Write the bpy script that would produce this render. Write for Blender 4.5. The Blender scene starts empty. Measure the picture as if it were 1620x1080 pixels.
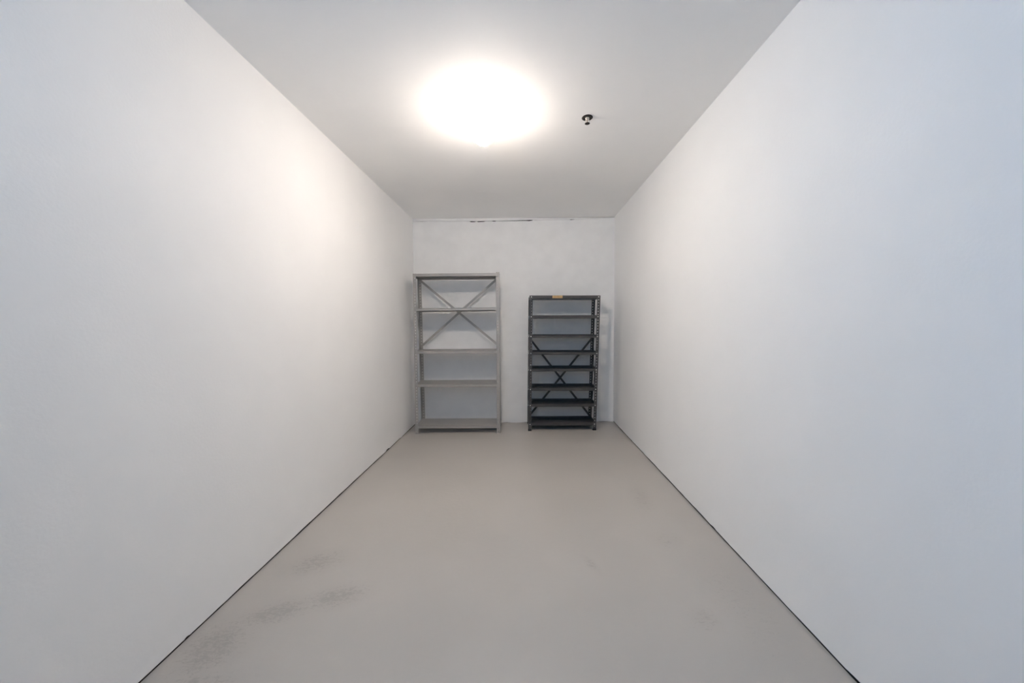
import bpy, bmesh, math, random
from mathutils import Vector, Matrix

random.seed(7)
S = bpy.context.scene
C = S.collection

# ------------------------------------------------------------------ camera
cam_d = bpy.data.cameras.new('camera')
cam_d.sensor_width = 36.0
cam_d.lens = 560.0 / 1620.0 * 36.0
cam_d.clip_start = 0.02
cam = bpy.data.objects.new('camera', cam_d)
C.objects.link(cam)
right = Vector((0.9996, 0.0294, -0.0058)).normalized()
fwd = Vector((-0.0297, 0.9983, -0.0492)).normalized()
up = right.cross(fwd).normalized()
right = fwd.cross(up).normalized()
M = Matrix((right, up, -fwd)).transposed().to_4x4()
M.translation = Vector((0, 0, 1.203))
cam.matrix_world = M
S.camera = cam

# ------------------------------------------------------------------ world, light, exposure
S.view_settings.view_transform = 'Standard'
S.view_settings.look = 'None'
S.view_settings.gamma = 1.0
S.view_settings.use_curve_mapping = False
S.view_settings.exposure = 0.06
# a small white room lives on light thrown back and forth between its walls
S.cycles.max_bounces = 32
S.cycles.diffuse_bounces = 24
S.cycles.glossy_bounces = 8
S.cycles.sample_clamp_indirect = 0.0
w = bpy.data.worlds.new('world')
w.use_nodes = True
w.node_tree.nodes['Background'].inputs[0].default_value = (0.62, 0.78, 1.0, 1)
w.node_tree.nodes['Background'].inputs[1].default_value = 0.2
S.world = w

LAMP_STRENGTH = 455.0
LAMP_COLOR = (1.0, 0.885, 0.785)


def area(name, loc, target, sx, sy, power, col):
    d = bpy.data.lights.new(name, 'AREA')
    d.shape = 'RECTANGLE'
    d.size, d.size_y = sx, sy
    d.energy = power
    d.color = col
    o = bpy.data.objects.new(name, d)
    o.location = loc
    o.rotation_euler = (Vector(target) - Vector(loc)).to_track_quat('-Z', 'Y').to_euler()
    C.objects.link(o)
    return o


# cool light of the corridor the camera looks in from
area('corridor_light', (-0.95, -0.40, 1.8), (1.1, 1.0, 2.3), 0.6, 0.8, 11.0, (0.12, 0.50, 1.0))


# ------------------------------------------------------------------ materials
def mat(name, col, rough=0.5, metal=0.0, noise=0.0, nscale=8.0, bump=0.0, bscale=60.0, spec=0.5):
    m = bpy.data.materials.new(name)
    m.use_nodes = True
    nt = m.node_tree
    b = nt.nodes['Principled BSDF']
    b.inputs['Roughness'].default_value = rough
    b.inputs['Metallic'].default_value = metal
    b.inputs['Specular IOR Level'].default_value = spec
    b.inputs['Base Color'].default_value = (*col, 1)
    geo = nt.nodes.new('ShaderNodeNewGeometry')
    if noise:
        n = nt.nodes.new('ShaderNodeTexNoise')
        n.inputs['Scale'].default_value = nscale
        n.inputs['Detail'].default_value = 5
        nt.links.new(geo.outputs['Position'], n.inputs['Vector'])
        r = nt.nodes.new('ShaderNodeMapRange')
        r.inputs[1].default_value = 0.3
        r.inputs[2].default_value = 0.7
        r.inputs[3].default_value = 1 - noise
        r.inputs[4].default_value = 1 + noise
        nt.links.new(n.outputs[0], r.inputs[0])
        mx = nt.nodes.new('ShaderNodeVectorMath')
        mx.operation = 'SCALE'
        mx.inputs[0].default_value = col
        nt.links.new(r.outputs[0], mx.inputs['Scale'])
        nt.links.new(mx.outputs[0], b.inputs['Base Color'])
    if bump:
        n2 = nt.nodes.new('ShaderNodeTexNoise')
        n2.inputs['Scale'].default_value = bscale
        n2.inputs['Detail'].default_value = 4
        nt.links.new(geo.outputs['Position'], n2.inputs['Vector'])
        bp = nt.nodes.new('ShaderNodeBump')
        bp.inputs['Strength'].default_value = bump
        bp.inputs['Distance'].default_value = 0.01
        nt.links.new(n2.outputs[0], bp.inputs['Height'])
        nt.links.new(bp.outputs[0], b.inputs['Normal'])
    return m


M_WALL = mat('wall_paint', (0.92, 0.915, 0.905), 0.55, noise=0.012, nscale=3, bump=0.05, bscale=90, spec=0.3)
M_BACK = mat('patched_wall_paint', (0.92, 0.915, 0.905), 0.6, noise=0.025, nscale=7, bump=0.22, bscale=14, spec=0.3)
M_CEIL = mat('ceiling_paint', (0.92, 0.915, 0.905), 0.7, noise=0.01, nscale=3, spec=0.25)
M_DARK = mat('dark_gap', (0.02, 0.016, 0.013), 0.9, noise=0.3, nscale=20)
M_FRONT_DARK = mat('bounce_absorbing_grey', (0.16, 0.18, 0.20), 0.7, noise=0.03)  # for the unseen front wall, kept dark to swallow bounced light
M_GREY = mat('grey_enamel', (0.395, 0.378, 0.358), 0.42, metal=0.15, noise=0.03, nscale=12)
M_BLACK = mat('charcoal_enamel', (0.070, 0.066, 0.064), 0.38, noise=0.12, nscale=14)
M_FOOT = mat('black_plastic', (0.012, 0.012, 0.013), 0.5)
M_BOLT = mat('zinc_bolt', (0.85, 0.84, 0.80), 0.3, metal=0.25)
M_TAPE = mat('tan_tape', (0.58, 0.38, 0.18), 0.6, noise=0.15, nscale=60)
M_PORC = mat('white_porcelain', (0.85, 0.84, 0.82), 0.25)
M_BRONZE = mat('dark_bronze', (0.05, 0.04, 0.033), 0.3, metal=0.7, noise=0.3, nscale=80)
M_RED = mat('sprinkler_bulb_glass', (0.75, 0.45, 0.30), 0.1)
M_PALE = mat('pale_brass', (0.86, 0.77, 0.68), 0.35, metal=0.2)

M_GLOW = bpy.data.materials.new('frosted_glass_lit')
M_GLOW.use_nodes = True
nt = M_GLOW.node_tree
b = nt.nodes['Principled BSDF']
b.inputs['Base Color'].default_value = (0.9, 0.88, 0.84, 1)
b.inputs['Roughness'].default_value = 0.3
b.inputs['Emission Color'].default_value = (*LAMP_COLOR, 1)
# emission graded dimmer upward to limit ceiling glow, as if a socket shaded it
tc = nt.nodes.new('ShaderNodeTexCoord')
sx3 = nt.nodes.new('ShaderNodeSeparateXYZ')
nt.links.new(tc.outputs['Object'], sx3.inputs[0])
mr = nt.nodes.new('ShaderNodeMapRange')
mr.inputs[1].default_value = -0.11
mr.inputs[2].default_value = -0.19
mr.inputs[3].default_value = 0.012 * LAMP_STRENGTH
mr.inputs[4].default_value = LAMP_STRENGTH
nt.links.new(sx3.outputs['Z'], mr.inputs[0])
nt.links.new(mr.outputs[0], b.inputs['Emission Strength'])


def floor_material():
    m = bpy.data.materials.new('painted_concrete')
    m.use_nodes = True
    nt = m.node_tree
    L = nt.links
    b = nt.nodes['Principled BSDF']
    geo = nt.nodes.new('ShaderNodeNewGeometry')

    def math_(op, a, c=None, clamp=False):
        n = nt.nodes.new('ShaderNodeMath')
        n.operation = op
        n.use_clamp = clamp
        for i, v in enumerate((a, c)):
            if v is None:
                continue
            if isinstance(v, (int, float)):
                n.inputs[i].default_value = v
            else:
                L.new(v, n.inputs[i])
        return n.outputs[0]

    def noise(scale, detail=5, rough=0.5, stretch=(1, 1, 1), dist=0.0):
        mp = nt.nodes.new('ShaderNodeMapping')
        mp.inputs['Scale'].default_value = stretch
        L.new(geo.outputs['Position'], mp.inputs['Vector'])
        n = nt.nodes.new('ShaderNodeTexNoise')
        n.inputs['Scale'].default_value = scale
        n.inputs['Detail'].default_value = detail
        n.inputs['Roughness'].default_value = rough
        n.inputs['Distortion'].default_value = dist
        L.new(mp.outputs[0], n.inputs['Vector'])
        return n.outputs[0]

    def ell(cx, cy, rx, ry, ang, s):
        mp = nt.nodes.new('ShaderNodeMapping')
        mp.vector_type = 'TEXTURE'
        mp.inputs['Location'].default_value = (cx, cy, 0)
        mp.inputs['Rotation'].default_value = (0, 0, math.radians(ang))
        mp.inputs['Scale'].default_value = (rx, ry, 10)
        L.new(geo.outputs['Position'], mp.inputs['Vector'])
        v = nt.nodes.new('ShaderNodeVectorMath')
        v.operation = 'LENGTH'
        L.new(mp.outputs[0], v.inputs[0])
        r = nt.nodes.new('ShaderNodeMapRange')
        r.inputs[1].default_value = 0.25
        r.inputs[2].default_value = 1.0
        r.inputs[3].default_value = s
        r.inputs[4].default_value = 0.0
        L.new(v.outputs['Value'], r.inputs[0])
        return r.outputs[0]

    worn = [(-1.08, 1.76, 0.20, 0.13, 25, 0.9), (-0.85, 1.53, 0.20, 0.10, 15, 1.0), (-1.06, 1.44, 0.24, 0.10, 20, 1.0),
            (-1.20, 1.27, 0.17, 0.20, 30, 1.0), (-1.12, 1.12, 0.18, 0.10, 0, 0.9), (0.82, 2.42, 0.10, 0.30, -10, 0.65),
            (0.80, 1.95, 0.12, 0.12, 0, 0.55), (0.74, 1.42, 0.10, 0.08, 0, 0.7), (0.345, 1.75, 0.035, 0.10, 25, 0.7),
            (0.93, 1.5, 0.16, 0.5, 0, 0.45)]
    acc = None
    for e in worn:
        o = ell(*e)
        acc = o if acc is None else math_('MAXIMUM', acc, o)
    fine = noise(48, 8, 0.75, (1, 1.9, 1), 0.8)
    thr = math_('SUBTRACT', math_('ADD', fine, math_('MULTIPLY', acc, 0.22)), 0.64)
    mask = math_('MULTIPLY', math_('MULTIPLY', thr, 9.0, True), 1.0, True)
    soft = math_('MULTIPLY', acc, 0.25)
    mask = math_('ADD', math_('MULTIPLY', mask, 0.55), soft, True)
    broad = noise(1.6, 4)
    tone = nt.nodes.new('ShaderNodeMapRange')
    tone.inputs[1].default_value = 0.3
    tone.inputs[2].default_value = 0.7
    tone.inputs[3].default_value = 0.965
    tone.inputs[4].default_value = 1.035
    L.new(broad, tone.inputs[0])
    k = math_('MULTIPLY', tone.outputs[0], math_('SUBTRACT', 1.0, math_('MULTIPLY', mask, 0.25)))
    v = nt.nodes.new('ShaderNodeVectorMath')
    v.operation = 'SCALE'
    v.inputs[0].default_value = (0.50, 0.47, 0.435)
    L.new(k, v.inputs['Scale'])
    L.new(v.outputs[0], b.inputs['Base Color'])
    L.new(math_('ADD', math_('MULTIPLY', mask, 0.15), math_('ADD', 0.30, math_('MULTIPLY', broad, 0.12))), b.inputs['Roughness'])
    bp = nt.nodes.new('ShaderNodeBump')
    bp.inputs['Strength'].default_value = 0.10
    bp.inputs['Distance'].default_value = 0.01
    L.new(noise(35, 6), bp.inputs['Height'])
    L.new(bp.outputs[0], b.inputs['Normal'])
    return m


M_FLOOR = floor_material()


# ------------------------------------------------------------------ helpers
def finish(name, bm, m, parent=None, smooth=False):
    bmesh.ops.recalc_face_normals(bm, faces=bm.faces)
    me = bpy.data.meshes.new(name)
    bm.to_mesh(me)
    bm.free()
    me.materials.append(m)
    if smooth:
        for p in me.polygons:
            p.use_smooth = True
    o = bpy.data.objects.new(name, me)
    C.objects.link(o)
    if parent:
        o.parent = parent
    return o


def struct(name, bm, m, parent=None):
    o = finish(name, bm, m, parent)
    if parent is None:
        o['kind'] = 'structure'
    return o


def hexa(bm, p):
    """eight corners: bottom ring 0-3, top ring 4-7"""
    v = [bm.verts.new(q) for q in p]
    for f in ((0, 3, 2, 1), (4, 5, 6, 7), (0, 1, 5, 4), (1, 2, 6, 5), (2, 3, 7, 6), (3, 0, 4, 7)):
        bm.faces.new([v[i] for i in f])


def box(bm, x0, x1, y0, y1, z0, z1):
    hexa(bm, [(x0, y0, z0), (x1, y0, z0), (x1, y1, z0), (x0, y1, z0), (x0, y0, z1), (x1, y0, z1), (x1, y1, z1), (x0, y1, z1)])


def lathe(bm, prof, n=32, c=(0, 0, 0)):
    rings = []
    for r, z in prof:
        if r < 1e-6:
            rings.append([bm.verts.new((c[0], c[1], c[2] + z))])
        else:
            rings.append([bm.verts.new((c[0] + r * math.cos(2 * math.pi * i / n), c[1] + r * math.sin(2 * math.pi * i / n), c[2] + z)) for i in range(n)])
    for a, b_ in zip(rings, rings[1:]):
        for i in range(n):
            j = (i + 1) % n
            if len(a) == 1 and len(b_) == 1:
                continue
            if len(a) == 1:
                bm.faces.new((a[0], b_[i], b_[j]))
            elif len(b_) == 1:
                bm.faces.new((a[i], a[j], b_[0]))
            else:
                bm.faces.new((a[i], a[j], b_[j], b_[i]))


def strap(bm, a, b_, wid, th, nrm):
    """flat bar from a to b, wid across, th along nrm"""
    a, b_, nrm = Vector(a), Vector(b_), Vector(nrm).normalized()
    d = (b_ - a).normalized()
    s = d.cross(nrm).normalized() * wid / 2
    t = nrm * th / 2
    hexa(bm, [a - s - t, a + s - t, a + s + t, a - s + t, b_ - s - t, b_ + s - t, b_ + s + t, b_ - s + t])


def thing(name, label, cat, loc):
    o = bpy.data.objects.new(name, None)
    o.empty_display_size = 0.1
    o.location = loc
    C.objects.link(o)
    o['label'] = label
    o['category'] = cat
    return o


def lerp(a, b_, t):
    return a + (b_ - a) * t


# ------------------------------------------------------------------ the room shell
Y0, Y1 = -0.75, 4.34                 # camera end (closed off by the dark front wall) and back wall
XLb, XLt, XRb, XRt = -1.3365, -1.3304, 1.1152, 1.1075
ZLb, ZLt, ZRb, ZRt = -0.0386, 2.4865, -0.0047, 2.4775


def floor_z(x):
    return lerp(ZLb, ZRb, (x - XLb) / (XRb - XLb))


def ceil_z(x):
    return lerp(ZLt, ZRt, (x - XLt) / (XRt - XLt))


def left_x(z):
    return lerp(XLb, XLt, (z - ZLb) / (ZLt - ZLb))


def right_x(z):
    return lerp(XRb, XRt, (z - ZRb) / (ZRt - ZRb))


bm = bmesh.new()
xa, xb = -1.52, 1.30
hexa(bm, [(xa, Y0, floor_z(xa) - .12), (xb, Y0, floor_z(xb) - .12), (xb, Y1 + .15, floor_z(xb) - .12), (xa, Y1 + .15, floor_z(xa) - .12),
          (xa, Y0, floor_z(xa)), (xb, Y0, floor_z(xb)), (xb, Y1 + .15, floor_z(xb)), (xa, Y1 + .15, floor_z(xa))])
struct('floor', bm, M_FLOOR)
bm = bmesh.new()
hexa(bm, [(xa, Y0, ceil_z(xa)), (xb, Y0, ceil_z(xb)), (xb, Y1 + .15, ceil_z(xb)), (xa, Y1 + .15, ceil_z(xa)),
          (xa, Y0, ceil_z(xa) + .12), (xb, Y0, ceil_z(xb) + .12), (xb, Y1 + .15, ceil_z(xb) + .12), (xa, Y1 + .15, ceil_z(xa) + .12)])
struct('ceiling', bm, M_CEIL)


def side_wall(name, side, bumps):
    """drywall sheet that stops short of the floor with a slightly ragged lower edge"""
    bm = bmesh.new()
    sg = -1 if side == 'left' else 1
    fx = left_x if side == 'left' else right_x
    fz = ZLb if side == 'left' else ZRb
    tz = ZLt if side == 'left' else ZRt
    ys = [Y0]
    while ys[-1] < Y1 - 0.05:
        ys.append(ys[-1] + random.uniform(0.03, 0.09))
    ys[-1] = Y1
    ys += [q for bpos in bumps for q in (bpos[0] - bpos[1], bpos[0] - bpos[1] * .3, bpos[0] + bpos[1] * .4, bpos[0] + bpos[1])]
    ys = sorted(set(ys))
    prev = None
    for y in ys:
        g = 0.0105 + random.uniform(-0.0012, 0.0012) + 0.0012 * math.sin(y * 3.1)
        for by, bw, bh in bumps:
            if abs(y - by) < bw * 0.6:
                g += bh
        zb = fz + g
        zk = fz + 0.055                      # mudded seam above the lower edge
        col = []
        for z, off in ((zb, 0.0012), (zk, 0.0), (1.0, 0.0), (tz, 0.0)):
            col.append(bm.verts.new((fx(z) - sg * off, y, z)))
        for z in (tz, zb):
            col.append(bm.verts.new((fx(z) + sg * 0.0125, y, z)))
        if prev:
            n = len(col)
            for i in range(n):
                bm.faces.new((prev[i], prev[(i + 1) % n], col[(i + 1) % n], col[i]))
        else:
            bm.faces.new(col)
        prev = col
    bm.faces.new(prev)
    struct(name, bm, M_WALL)


side_wall('wall_left', 'left', [(3.40, 0.05, 0.008), (3.80, 0.06, -0.004), (1.306, 0.012, 0.003)])
side_wall('wall_right', 'right', [(2.05, 0.03, 0.003), (1.15, 0.05, 0.004)])
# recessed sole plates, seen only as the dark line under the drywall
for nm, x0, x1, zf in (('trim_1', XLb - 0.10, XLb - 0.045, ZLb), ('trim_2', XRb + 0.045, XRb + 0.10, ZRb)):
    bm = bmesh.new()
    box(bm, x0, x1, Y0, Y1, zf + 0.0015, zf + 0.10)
    # thin dark strip on the floor under the drywall's overhang
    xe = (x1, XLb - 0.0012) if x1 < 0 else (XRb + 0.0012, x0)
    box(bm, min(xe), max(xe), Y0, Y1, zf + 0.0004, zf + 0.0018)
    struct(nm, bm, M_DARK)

# back wall with ragged top edge, gap and a thin strip against the ceiling
crack = [(-1.331, 2.457, .0012), (-1.22, 2.456, .0022), (-1.12, 2.457, .0008), (-1.02, 2.456, .0012), (-.85, 2.453, .0014), (-.70, 2.451, .0010),
         (-.64, 2.449, .0016), (-.615, 2.446, .0058), (-.575, 2.445, .0048), (-.552, 2.446, .0010), (-.53, 2.445, .0055), (-.465, 2.446, .0050), (-.44, 2.448, .0018),
         (-.37, 2.449, .0018), (-.345, 2.449, .0048), (-.325, 2.449, .0045), (-.31, 2.449, .0010), (-.20, 2.449, .0028), (-.08, 2.449, .0038), (.05, 2.450, .0045),
         (.085, 2.449, .0070), (.115, 2.452, .0050), (.135, 2.453, .0004), (.17, 2.453, .0018), (.20, 2.453, .0006), (.45, 2.455, .0008),
         (.57, 2.454, .0010), (.59, 2.452, .0042), (.61, 2.453, .0030), (.64, 2.456, .0010), (.85, 2.461, .0012), (1.0, 2.467, .0014), (1.108, 2.472, .0020)]
bm = bmesh.new()
prev = None
low = {}
for i, (x, zc, h) in enumerate(crack):
    zb = floor_z(x) + 0.004 + 0.0035 * math.sin(i * 2.7)
    h = max(h * 1.15, 0.0016)
    col = [bm.verts.new(p) for p in ((x, Y1, zb), (x, Y1, zc - h), (x, Y1 + .012, zc - h), (x, Y1 + .012, zb))]
    if i == 0:
        col[0].co.x = col[3].co.x = XLb + 0.001
    if i == len(crack) - 1:
        col[0].co.x = col[3].co.x = XRb - 0.001
    if prev:
        for k in range(4):
            bm.faces.new((prev[k], prev[(k + 1) % 4], col[(k + 1) % 4], col[k]))
    else:
        bm.faces.new(col)
    prev = col
bm.faces.new(prev)
struct('wall_back', bm, M_BACK)
bm = bmesh.new()
box(bm, -1.45, 1.25, Y1 + .013, Y1 + .15, -0.036, 2.474)
struct('wall_rear', bm, M_DARK)
bm = bmesh.new()
prev = None
for i, (x, zc, h) in enumerate(crack):
    g = 0.0006 if x < 0 else min(0.0050, 0.0010 + x * 0.012)
    zt = ceil_z(x) - g
    h = max(h * 1.15, 0.0016)
    zl = min(zc + h, zt - 0.0015)
    col = [bm.verts.new(p) for p in ((x, Y1 - .002, zl), (x, Y1 - .002, zt), (x, Y1 + .012, zt), (x, Y1 + .012, zl))]
    if prev:
        for k in range(4):
            bm.faces.new((prev[k], prev[(k + 1) % 4], col[(k + 1) % 4], col[k]))
    else:
        bm.faces.new(col)
    prev = col
bm.faces.new(prev)
struct('trim_3', bm, M_BACK)

# unseen wall behind the camera, set near and dark to absorb bounced light
bm = bmesh.new()
box(bm, -1.45, 1.25, Y0 - .1, Y0, -0.02, 2.49)
struct('wall_front', bm, M_FRONT_DARK)


# ------------------------------------------------------------------ shelving units
def shelving(name, label, posts, levels, o):
    """posts: dict FL FR BL BR -> (bottom corner, top corner); levels: list of (zL, zR) of the shelf's upper front edge"""
    base = Vector((sum(posts[k][0][0] for k in posts) / 4, sum(posts[k][0][1] for k in posts) / 4, 0))
    base.z = floor_z(base.x)
    t = thing(name, label, 'shelving unit', base)
    P = {k: (Vector(a) - base, Vector(b_) - base) for k, (a, b_) in posts.items()}
    m = o['mat']

    def at(k, z):                       # point on a post's outer corner at world height z
        a, b_ = P[k]
        zz = z - base.z
        return a + (b_ - a) * ((zz - a.z) / (b_.z - a.z))

    # perforated angle posts
    for k in ('FL', 'FR', 'BL', 'BR'):
        a, b_ = P[k]
        sx = 1 if k[1] == 'L' else -1
        sy = 1 if k[0] == 'F' else -1
        ln = (b_ - a).length
        n = int(ln / o['pitch'])
        bm = bmesh.new()
        wd = o['post_w']
        hr, hv = o['hole']
        for axis, sgn in (((1, 0, 0), sx), ((0, 1, 0), sy)):
            ax = Vector(axis) * sgn
            for c in range(n):
                v0, v1 = c / n, (c + 1) / n
                vm = (v0 + v1) / 2

                def pt(u, v):
                    return a + (b_ - a) * v + ax * u
                rect = [(wd, vm), (wd, v1), (wd / 2, v1), (0, v1), (0, vm), (0, v0), (wd / 2, v0), (wd, v0)]
                V = [bm.verts.new(pt(u, v)) for u, v in rect]
                H = []
                for q in range(8):
                    an = q * math.pi / 4
                    H.append(bm.verts.new(pt(wd * 0.54 + hr * math.cos(an), vm + hv * math.sin(an) / ln)))
                for q in range(8):
                    bm.faces.new((V[q], V[(q + 1) % 8], H[(q + 1) % 8], H[q]))
        bmesh.ops.remove_doubles(bm, verts=bm.verts, dist=1e-5)
        p = finish('post', bm, m, t)
        md = p.modifiers.new('thickness', 'SOLIDIFY')
        md.thickness = 0.0022
        md.offset = 0
        if o['foot']:
            bm = bmesh.new()
            w_ = wd + 0.003
            x0, x1 = sorted((a.x - sx * .002, a.x + sx * w_))
            y0, y1 = sorted((a.y - sy * .002, a.y + sy * w_))
            box(bm, x0, x1, min(a.y - sy * .002, a.y + sy * .004), max(a.y - sy * .002, a.y + sy * .004), a.z, a.z + .022)
            box(bm, min(a.x - sx * .002, a.x + sx * .004), max(a.x - sx * .002, a.x + sx * .004), y0, y1, a.z, a.z + .022)
            box(bm, x0, x1, y0, y1, a.z - 0.0, a.z + .003)
            f = finish('foot', bm, M_FOOT, p)
            f['label'] = 'black plastic foot cap'

    # shelves
    lip, th = o['lip'], 0.0018
    shelves = []
    ins = 0.0016
    for li, (zl, zr) in enumerate(levels):
        bm = bmesh.new()
        tray = o['tray']
        c = {}
        for k in P:
            z = zl if k[1] == 'L' else zr
            q = at(k, z)
            c[k] = Vector((q.x + (ins if k[1] == 'L' else -ins), q.y + (ins if k[0] == 'F' else -ins), q.z))
        order = ('FL', 'FR', 'BR', 'BL')
        dz = Vector((0, 0, lip))
        dt = Vector((0, 0, th))
        # deck
        deck_top = {k: (c[k] - dz + dt if tray else c[k]) for k in c}
        hexa(bm, [deck_top[k] - dt for k in order] + [deck_top[k] for k in order])
        cen = sum((c[k] for k in c), Vector()) / 4

        def inner(k, d):
            q = c[k]
            return Vector((q.x + (d if k[1] == 'L' else -d), q.y + (d if k[0] == 'F' else -d), q.z))
        ring_o = [c[k] for k in order]
        ring_i = [inner(k, th) for k in order]
        for i in range(4):
            j = (i + 1) % 4
            hexa(bm, [ring_o[i] - dz, ring_o[j] - dz, ring_i[j] - dz, ring_i[i] - dz, ring_o[i], ring_o[j], ring_i[j], ring_i[i]])
        # folded return of front and back lip
        rt = [inner(k, 0.012) for k in order]
        for i in (0, 2):
            j = (i + 1) % 4
            lvl = Vector((0, 0, 0)) if tray else -dz + dt
            hexa(bm, [Vector((ring_o[i].x, ring_o[i].y, ring_o[i].z)) + lvl - dt, ring_o[j] + lvl - dt,
                      Vector((ring_o[j].x, rt[j].y, ring_o[j].z)) + lvl - dt, Vector((ring_o[i].x, rt[i].y, ring_o[i].z)) + lvl - dt,
                      ring_o[i] + lvl, ring_o[j] + lvl,
                      Vector((ring_o[j].x, rt[j].y, ring_o[j].z)) + lvl, Vector((ring_o[i].x, rt[i].y, ring_o[i].z)) + lvl])
        shelves.append(finish('shelf', bm, m, t))

    # braces
    for ka, za, kb, zb in o['braces']:
        a, b_ = at(ka, za), at(kb, zb)
        back = ka[0] == 'B' and kb[0] == 'B'
        if back:
            a.y -= 0.005 if zb > za else 0.009
            b_.y = a.y
            a.x += 0.012 if ka[1] == 'L' else -0.012
            b_.x += 0.012 if kb[1] == 'L' else -0.012
            nrm = (0, 1, 0)
        else:
            d = 0.005 if zb > za else 0.009
            s = 1 if ka[1] == 'L' else -1
            a.x += s * d
            b_.x += s * d
            a.y += 0.012 if ka[0] == 'F' else -0.012
            b_.y += 0.012 if kb[0] == 'F' else -0.012
            nrm = (1, 0, 0)
        bm = bmesh.new()
        strap(bm, a, b_, o['brace_w'], 0.0024, nrm)
        finish('brace', bm, m, t)

    # bolts: shared domed hexagon head
    bm = bmesh.new()
    lathe(bm, [(0.0, 0.0042), (0.0032, 0.0038), (0.0052, 0.0022), (0.0056, 0.0), (0.0, 0.0)], 6)
    bmesh.ops.recalc_face_normals(bm, faces=bm.faces)
    me = bpy.data.meshes.new('bolt')
    bm.to_mesh(me)
    bm.free()
    me.materials.append(o['bolt_mat'])

    def bolt(p, rot):
        q = bpy.data.objects.new('bolt', me)
        q.location = p
        q.rotation_euler = rot
        q.scale = (o['bolt_s'],) * 3
        C.objects.link(q)
        q.parent = t
    for zl, zr in levels:
        for k, z in (('FL', zl), ('FR', zr)):
            p = at(k, z - lip / 2)
            s = 1 if k[1] == 'L' else -1
            bolt(p + Vector((s * o['post_w'] * .56, -0.001, 0)), (math.pi / 2, 0, 0))
            bolt(p + Vector((-s * 0.001, o['post_w'] * .56, 0)), (0, -s * math.pi / 2, 0))
        for k, z in (('BL', zl), ('BR', zr)):
            p = at(k, z - lip / 2)
            s = 1 if k[1] == 'L' else -1
            bolt(p + Vector((-s * 0.001, -o['post_w'] * .56, 0)), (0, -s * math.pi / 2, 0))
    for k, z, dx, dy in o['extra_bolts']:
        bolt(at(k, z) + Vector((dx, dy, 0)), (math.pi / 2, 0, 0))
    return t, shelves, P, base


fz = floor_z
YF, YB = 3.93, 4.245
postsL = {'FL': ((-1.2197, YF, fz(-1.22)), (-1.2150, YF, 1.768)), 'FR': ((-0.2580, YF, fz(-.258)), (-0.2545, YF, 1.775)),
          'BL': ((-1.2300, YB, fz(-1.23)), (-1.2490, YB, 1.766)), 'BR': ((-0.2630, YB, fz(-.263)), (-0.2840, YB, 1.772))}
levL = [(1.767, 1.766), (1.383, 1.389), (0.906, 0.909), (0.528, 0.534), (0.056, 0.062)]
unitL, shL, PL, bL = shelving('metal_shelving_unit', 'light grey metal shelving unit with five shelves standing in the left back corner', postsL, levL,
    dict(mat=M_GREY, pitch=0.034, post_w=0.036, hole=(0.0046, 0.0056), foot=False, lip=0.031, tray=False, brace_w=0.026, bolt_mat=M_GREY, bolt_s=0.9,
         braces=[('BL', 1.742, 'BR', 0.945), ('BL', 0.935, 'BR', 1.745), ('FL', 1.72, 'BL', 0.90), ('FR', 1.72, 'BR', 0.90), ('FR', 0.94, 'BR', 1.72)],
         extra_bolts=[]))

YF2, YB2 = 3.995, 4.298
postsR = {'FL': ((0.0614, YF2, fz(.061)), (0.0833, YF2, 1.5215)), 'FR': ((0.8300, YF2, fz(.83)), (0.8705, YF2, 1.5165)),
          'BL': ((0.0560, YB2, fz(.056)), (0.0760, YB2, 1.521)), 'BR': ((0.8300, YB2, fz(.83)), (0.8680, YB2, 1.516))}
levR = [(1.5215, 1.5165), (1.300, 1.297), (1.078, 1.075), (0.887, 0.884), (0.696, 0.698), (0.476, 0.477), (0.291, 0.295), (0.073, 0.079)]
unitR, shR, PR, bR = shelving('metal_shelving_unit', 'charcoal black metal shelving unit with eight shelves beside the right wall', postsR, levR,
    dict(mat=M_BLACK, pitch=0.032, post_w=0.034, hole=(0.0052, 0.0062), foot=True, lip=0.032, tray=True, brace_w=0.024, bolt_mat=M_BOLT, bolt_s=1.25,
         braces=[('BL', 1.035, 'BR', 0.075), ('BL', 0.068, 'BR', 1.035), ('FR', 1.04, 'BR', 0.08), ('FR', 0.08, 'BR', 1.04),
                 ('FL', 1.04, 'BL', 0.08), ('FL', 0.08, 'BL', 1.04)],
         extra_bolts=[('FL', 0.741, 0.019, -0.001)]))
# zinc bolt at the middle of the grey unit's top back lip, where a shelf stiffener is fixed
# tape on the top shelf's front lip
bm = bmesh.new()
tx0, tx1 = 0.335, 0.452
pts_t, pts_b = [], []
n = 14
ytape = YF2 - 0.0004
rows = []
for i in range(n + 1):
    f = i / n
    x = lerp(tx0, tx1, f)
    zt = 1.5195 + 0.0008 * math.sin(i * 1.9)
    zb = 1.4885 + 0.002 * math.sin(i * 2.3)
    rows.append((x, zb, zt))
jag = [-0.002, 0.003, -0.001, 0.004, 0.0]
vs = []
for i, (x, zb, zt) in enumerate(rows):
    colv = []
    for j in range(5):
        xx = x
        if i == 0:
            xx += jag[j]
        if i == n:
            xx -= jag[4 - j]
        colv.append(bm.verts.new((xx - bR.x, ytape - bR.y, lerp(zb, zt, j / 4) - bR.z)))
    vs.append(colv)
for i in range(n):
    for j in range(4):
        bm.faces.new((vs[i][j], vs[i + 1][j], vs[i + 1][j + 1], vs[i][j + 1]))
ext = bmesh.ops.extrude_face_region(bm, geom=list(bm.faces))
bmesh.ops.translate(bm, verts=[v for v in ext['geom'] if isinstance(v, bmesh.types.BMVert)], vec=(0, 0.0018, 0))
tp = finish('tape_strip', bm, M_TAPE, shR[0])
tp['label'] = 'torn tan tape strip'

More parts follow.
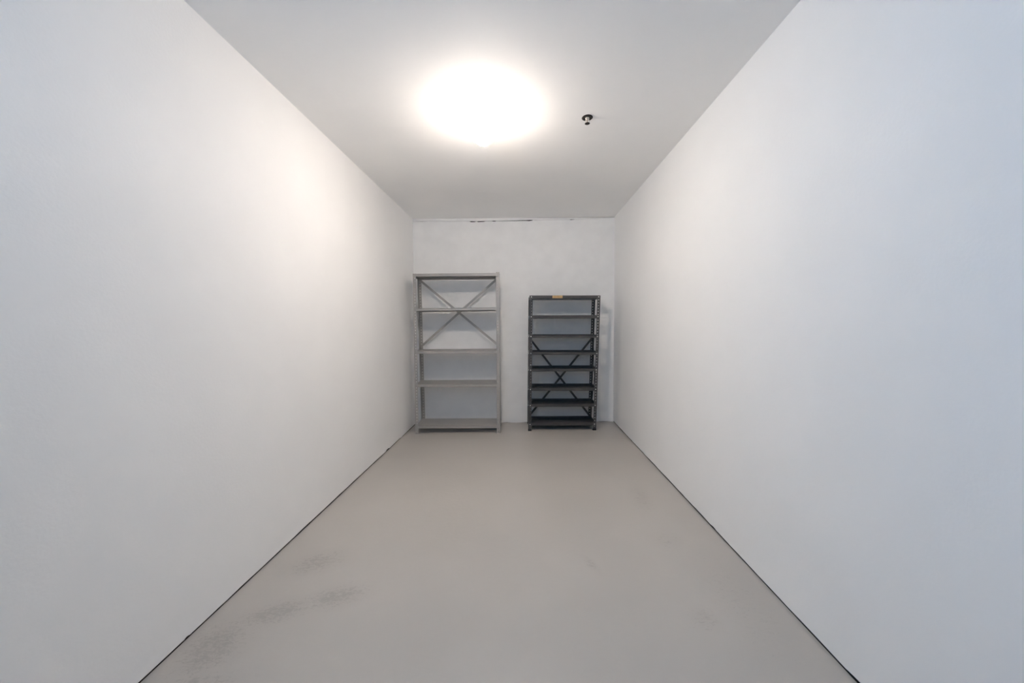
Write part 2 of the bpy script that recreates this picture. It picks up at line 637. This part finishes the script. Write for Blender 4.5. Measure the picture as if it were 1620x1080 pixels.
# ------------------------------------------------------------------ ceiling lamp
lx, ly = -0.235, 2.20
lz = ceil_z(lx)
lamp = thing('ceiling_light', 'glowing warm white glass globe light mounted on the ceiling', 'ceiling light', (lx, ly, lz))
bm = bmesh.new()
lathe(bm, [(0.0, 0.0), (0.050, 0.0), (0.050, -0.012), (0.040, -0.018), (0.0, -0.018)], 40)
finish('lamp_holder', bm, M_PORC, lamp, True)
bm = bmesh.new()
prof = [(0.052, -0.003), (0.056, -0.020), (0.064, -0.044), (0.072, -0.066), (0.075, -0.090), (0.072, -0.117), (0.063, -0.144), (0.048, -0.168), (0.031, -0.184), (0.014, -0.1925), (0.0, -0.1945)]
lathe(bm, prof, 40)
g = finish('glass_globe', bm, M_GLOW, lamp, True)
g['label'] = 'lit frosted glass globe'

# ------------------------------------------------------------------ fire sprinkler
sx_, sy_ = 0.408, 2.275
sz_ = ceil_z(sx_)
sp = thing('fire_sprinkler', 'small dark fire sprinkler head on the ceiling right of the light', 'sprinkler', (sx_, sy_, sz_))
bm = bmesh.new()
lathe(bm, [(0.0, -0.0005), (0.033, -0.0005), (0.034, -0.003), (0.029, -0.006), (0.021, -0.0035), (0.017, -0.003), (0.0, -0.003)], 32)
finish('escutcheon', bm, M_BRONZE, sp, True)
bm = bmesh.new()
lathe(bm, [(0.0, -0.003), (0.012, -0.003), (0.012, -0.010), (0.0095, -0.011), (0.0095, -0.016), (0.007, -0.018), (0.0, -0.018)], 6)
finish('nozzle_body', bm, M_PALE, sp)
bm = bmesh.new()
for s in (-1, 1):
    pts = [(s * 0.009, -0.014), (s * 0.0125, -0.021), (s * 0.010, -0.029), (s * 0.003, -0.034)]
    for a, b_ in zip(pts, pts[1:]):
        strap(bm, (a[0], 0, a[1]), (b_[0], 0, b_[1]), 0.003, 0.006, (0, 1, 0))
finish('frame_arms', bm, M_PALE, sp)
bm = bmesh.new()
lathe(bm, [(0.0, -0.017), (0.0018, -0.018), (0.0022, -0.025), (0.0014, -0.033), (0.0, -0.034)], 12)
finish('heat_bulb', bm, M_RED, sp, True)
bm = bmesh.new()
N = 24
top, bot = [], []
for i in range(N):
    r = 0.0160 if i % 2 == 0 else 0.0125
    an = 2 * math.pi * i / N
    top.append(bm.verts.new((r * math.cos(an), r * math.sin(an), -0.0345)))
    bot.append(bm.verts.new((r * math.cos(an), r * math.sin(an), -0.0360)))
bm.faces.new(top)
bm.faces.new(bot)
for i in range(N):
    bm.faces.new((top[i], top[(i + 1) % N], bot[(i + 1) % N], bot[i]))
d_ = finish('deflector', bm, M_BRONZE, sp)
for o_ in sp.children:
    if o_.name.startswith(('nozzle', 'frame', 'heat', 'deflector')):
        o_.scale = (1.05, 1.05, 1.05)
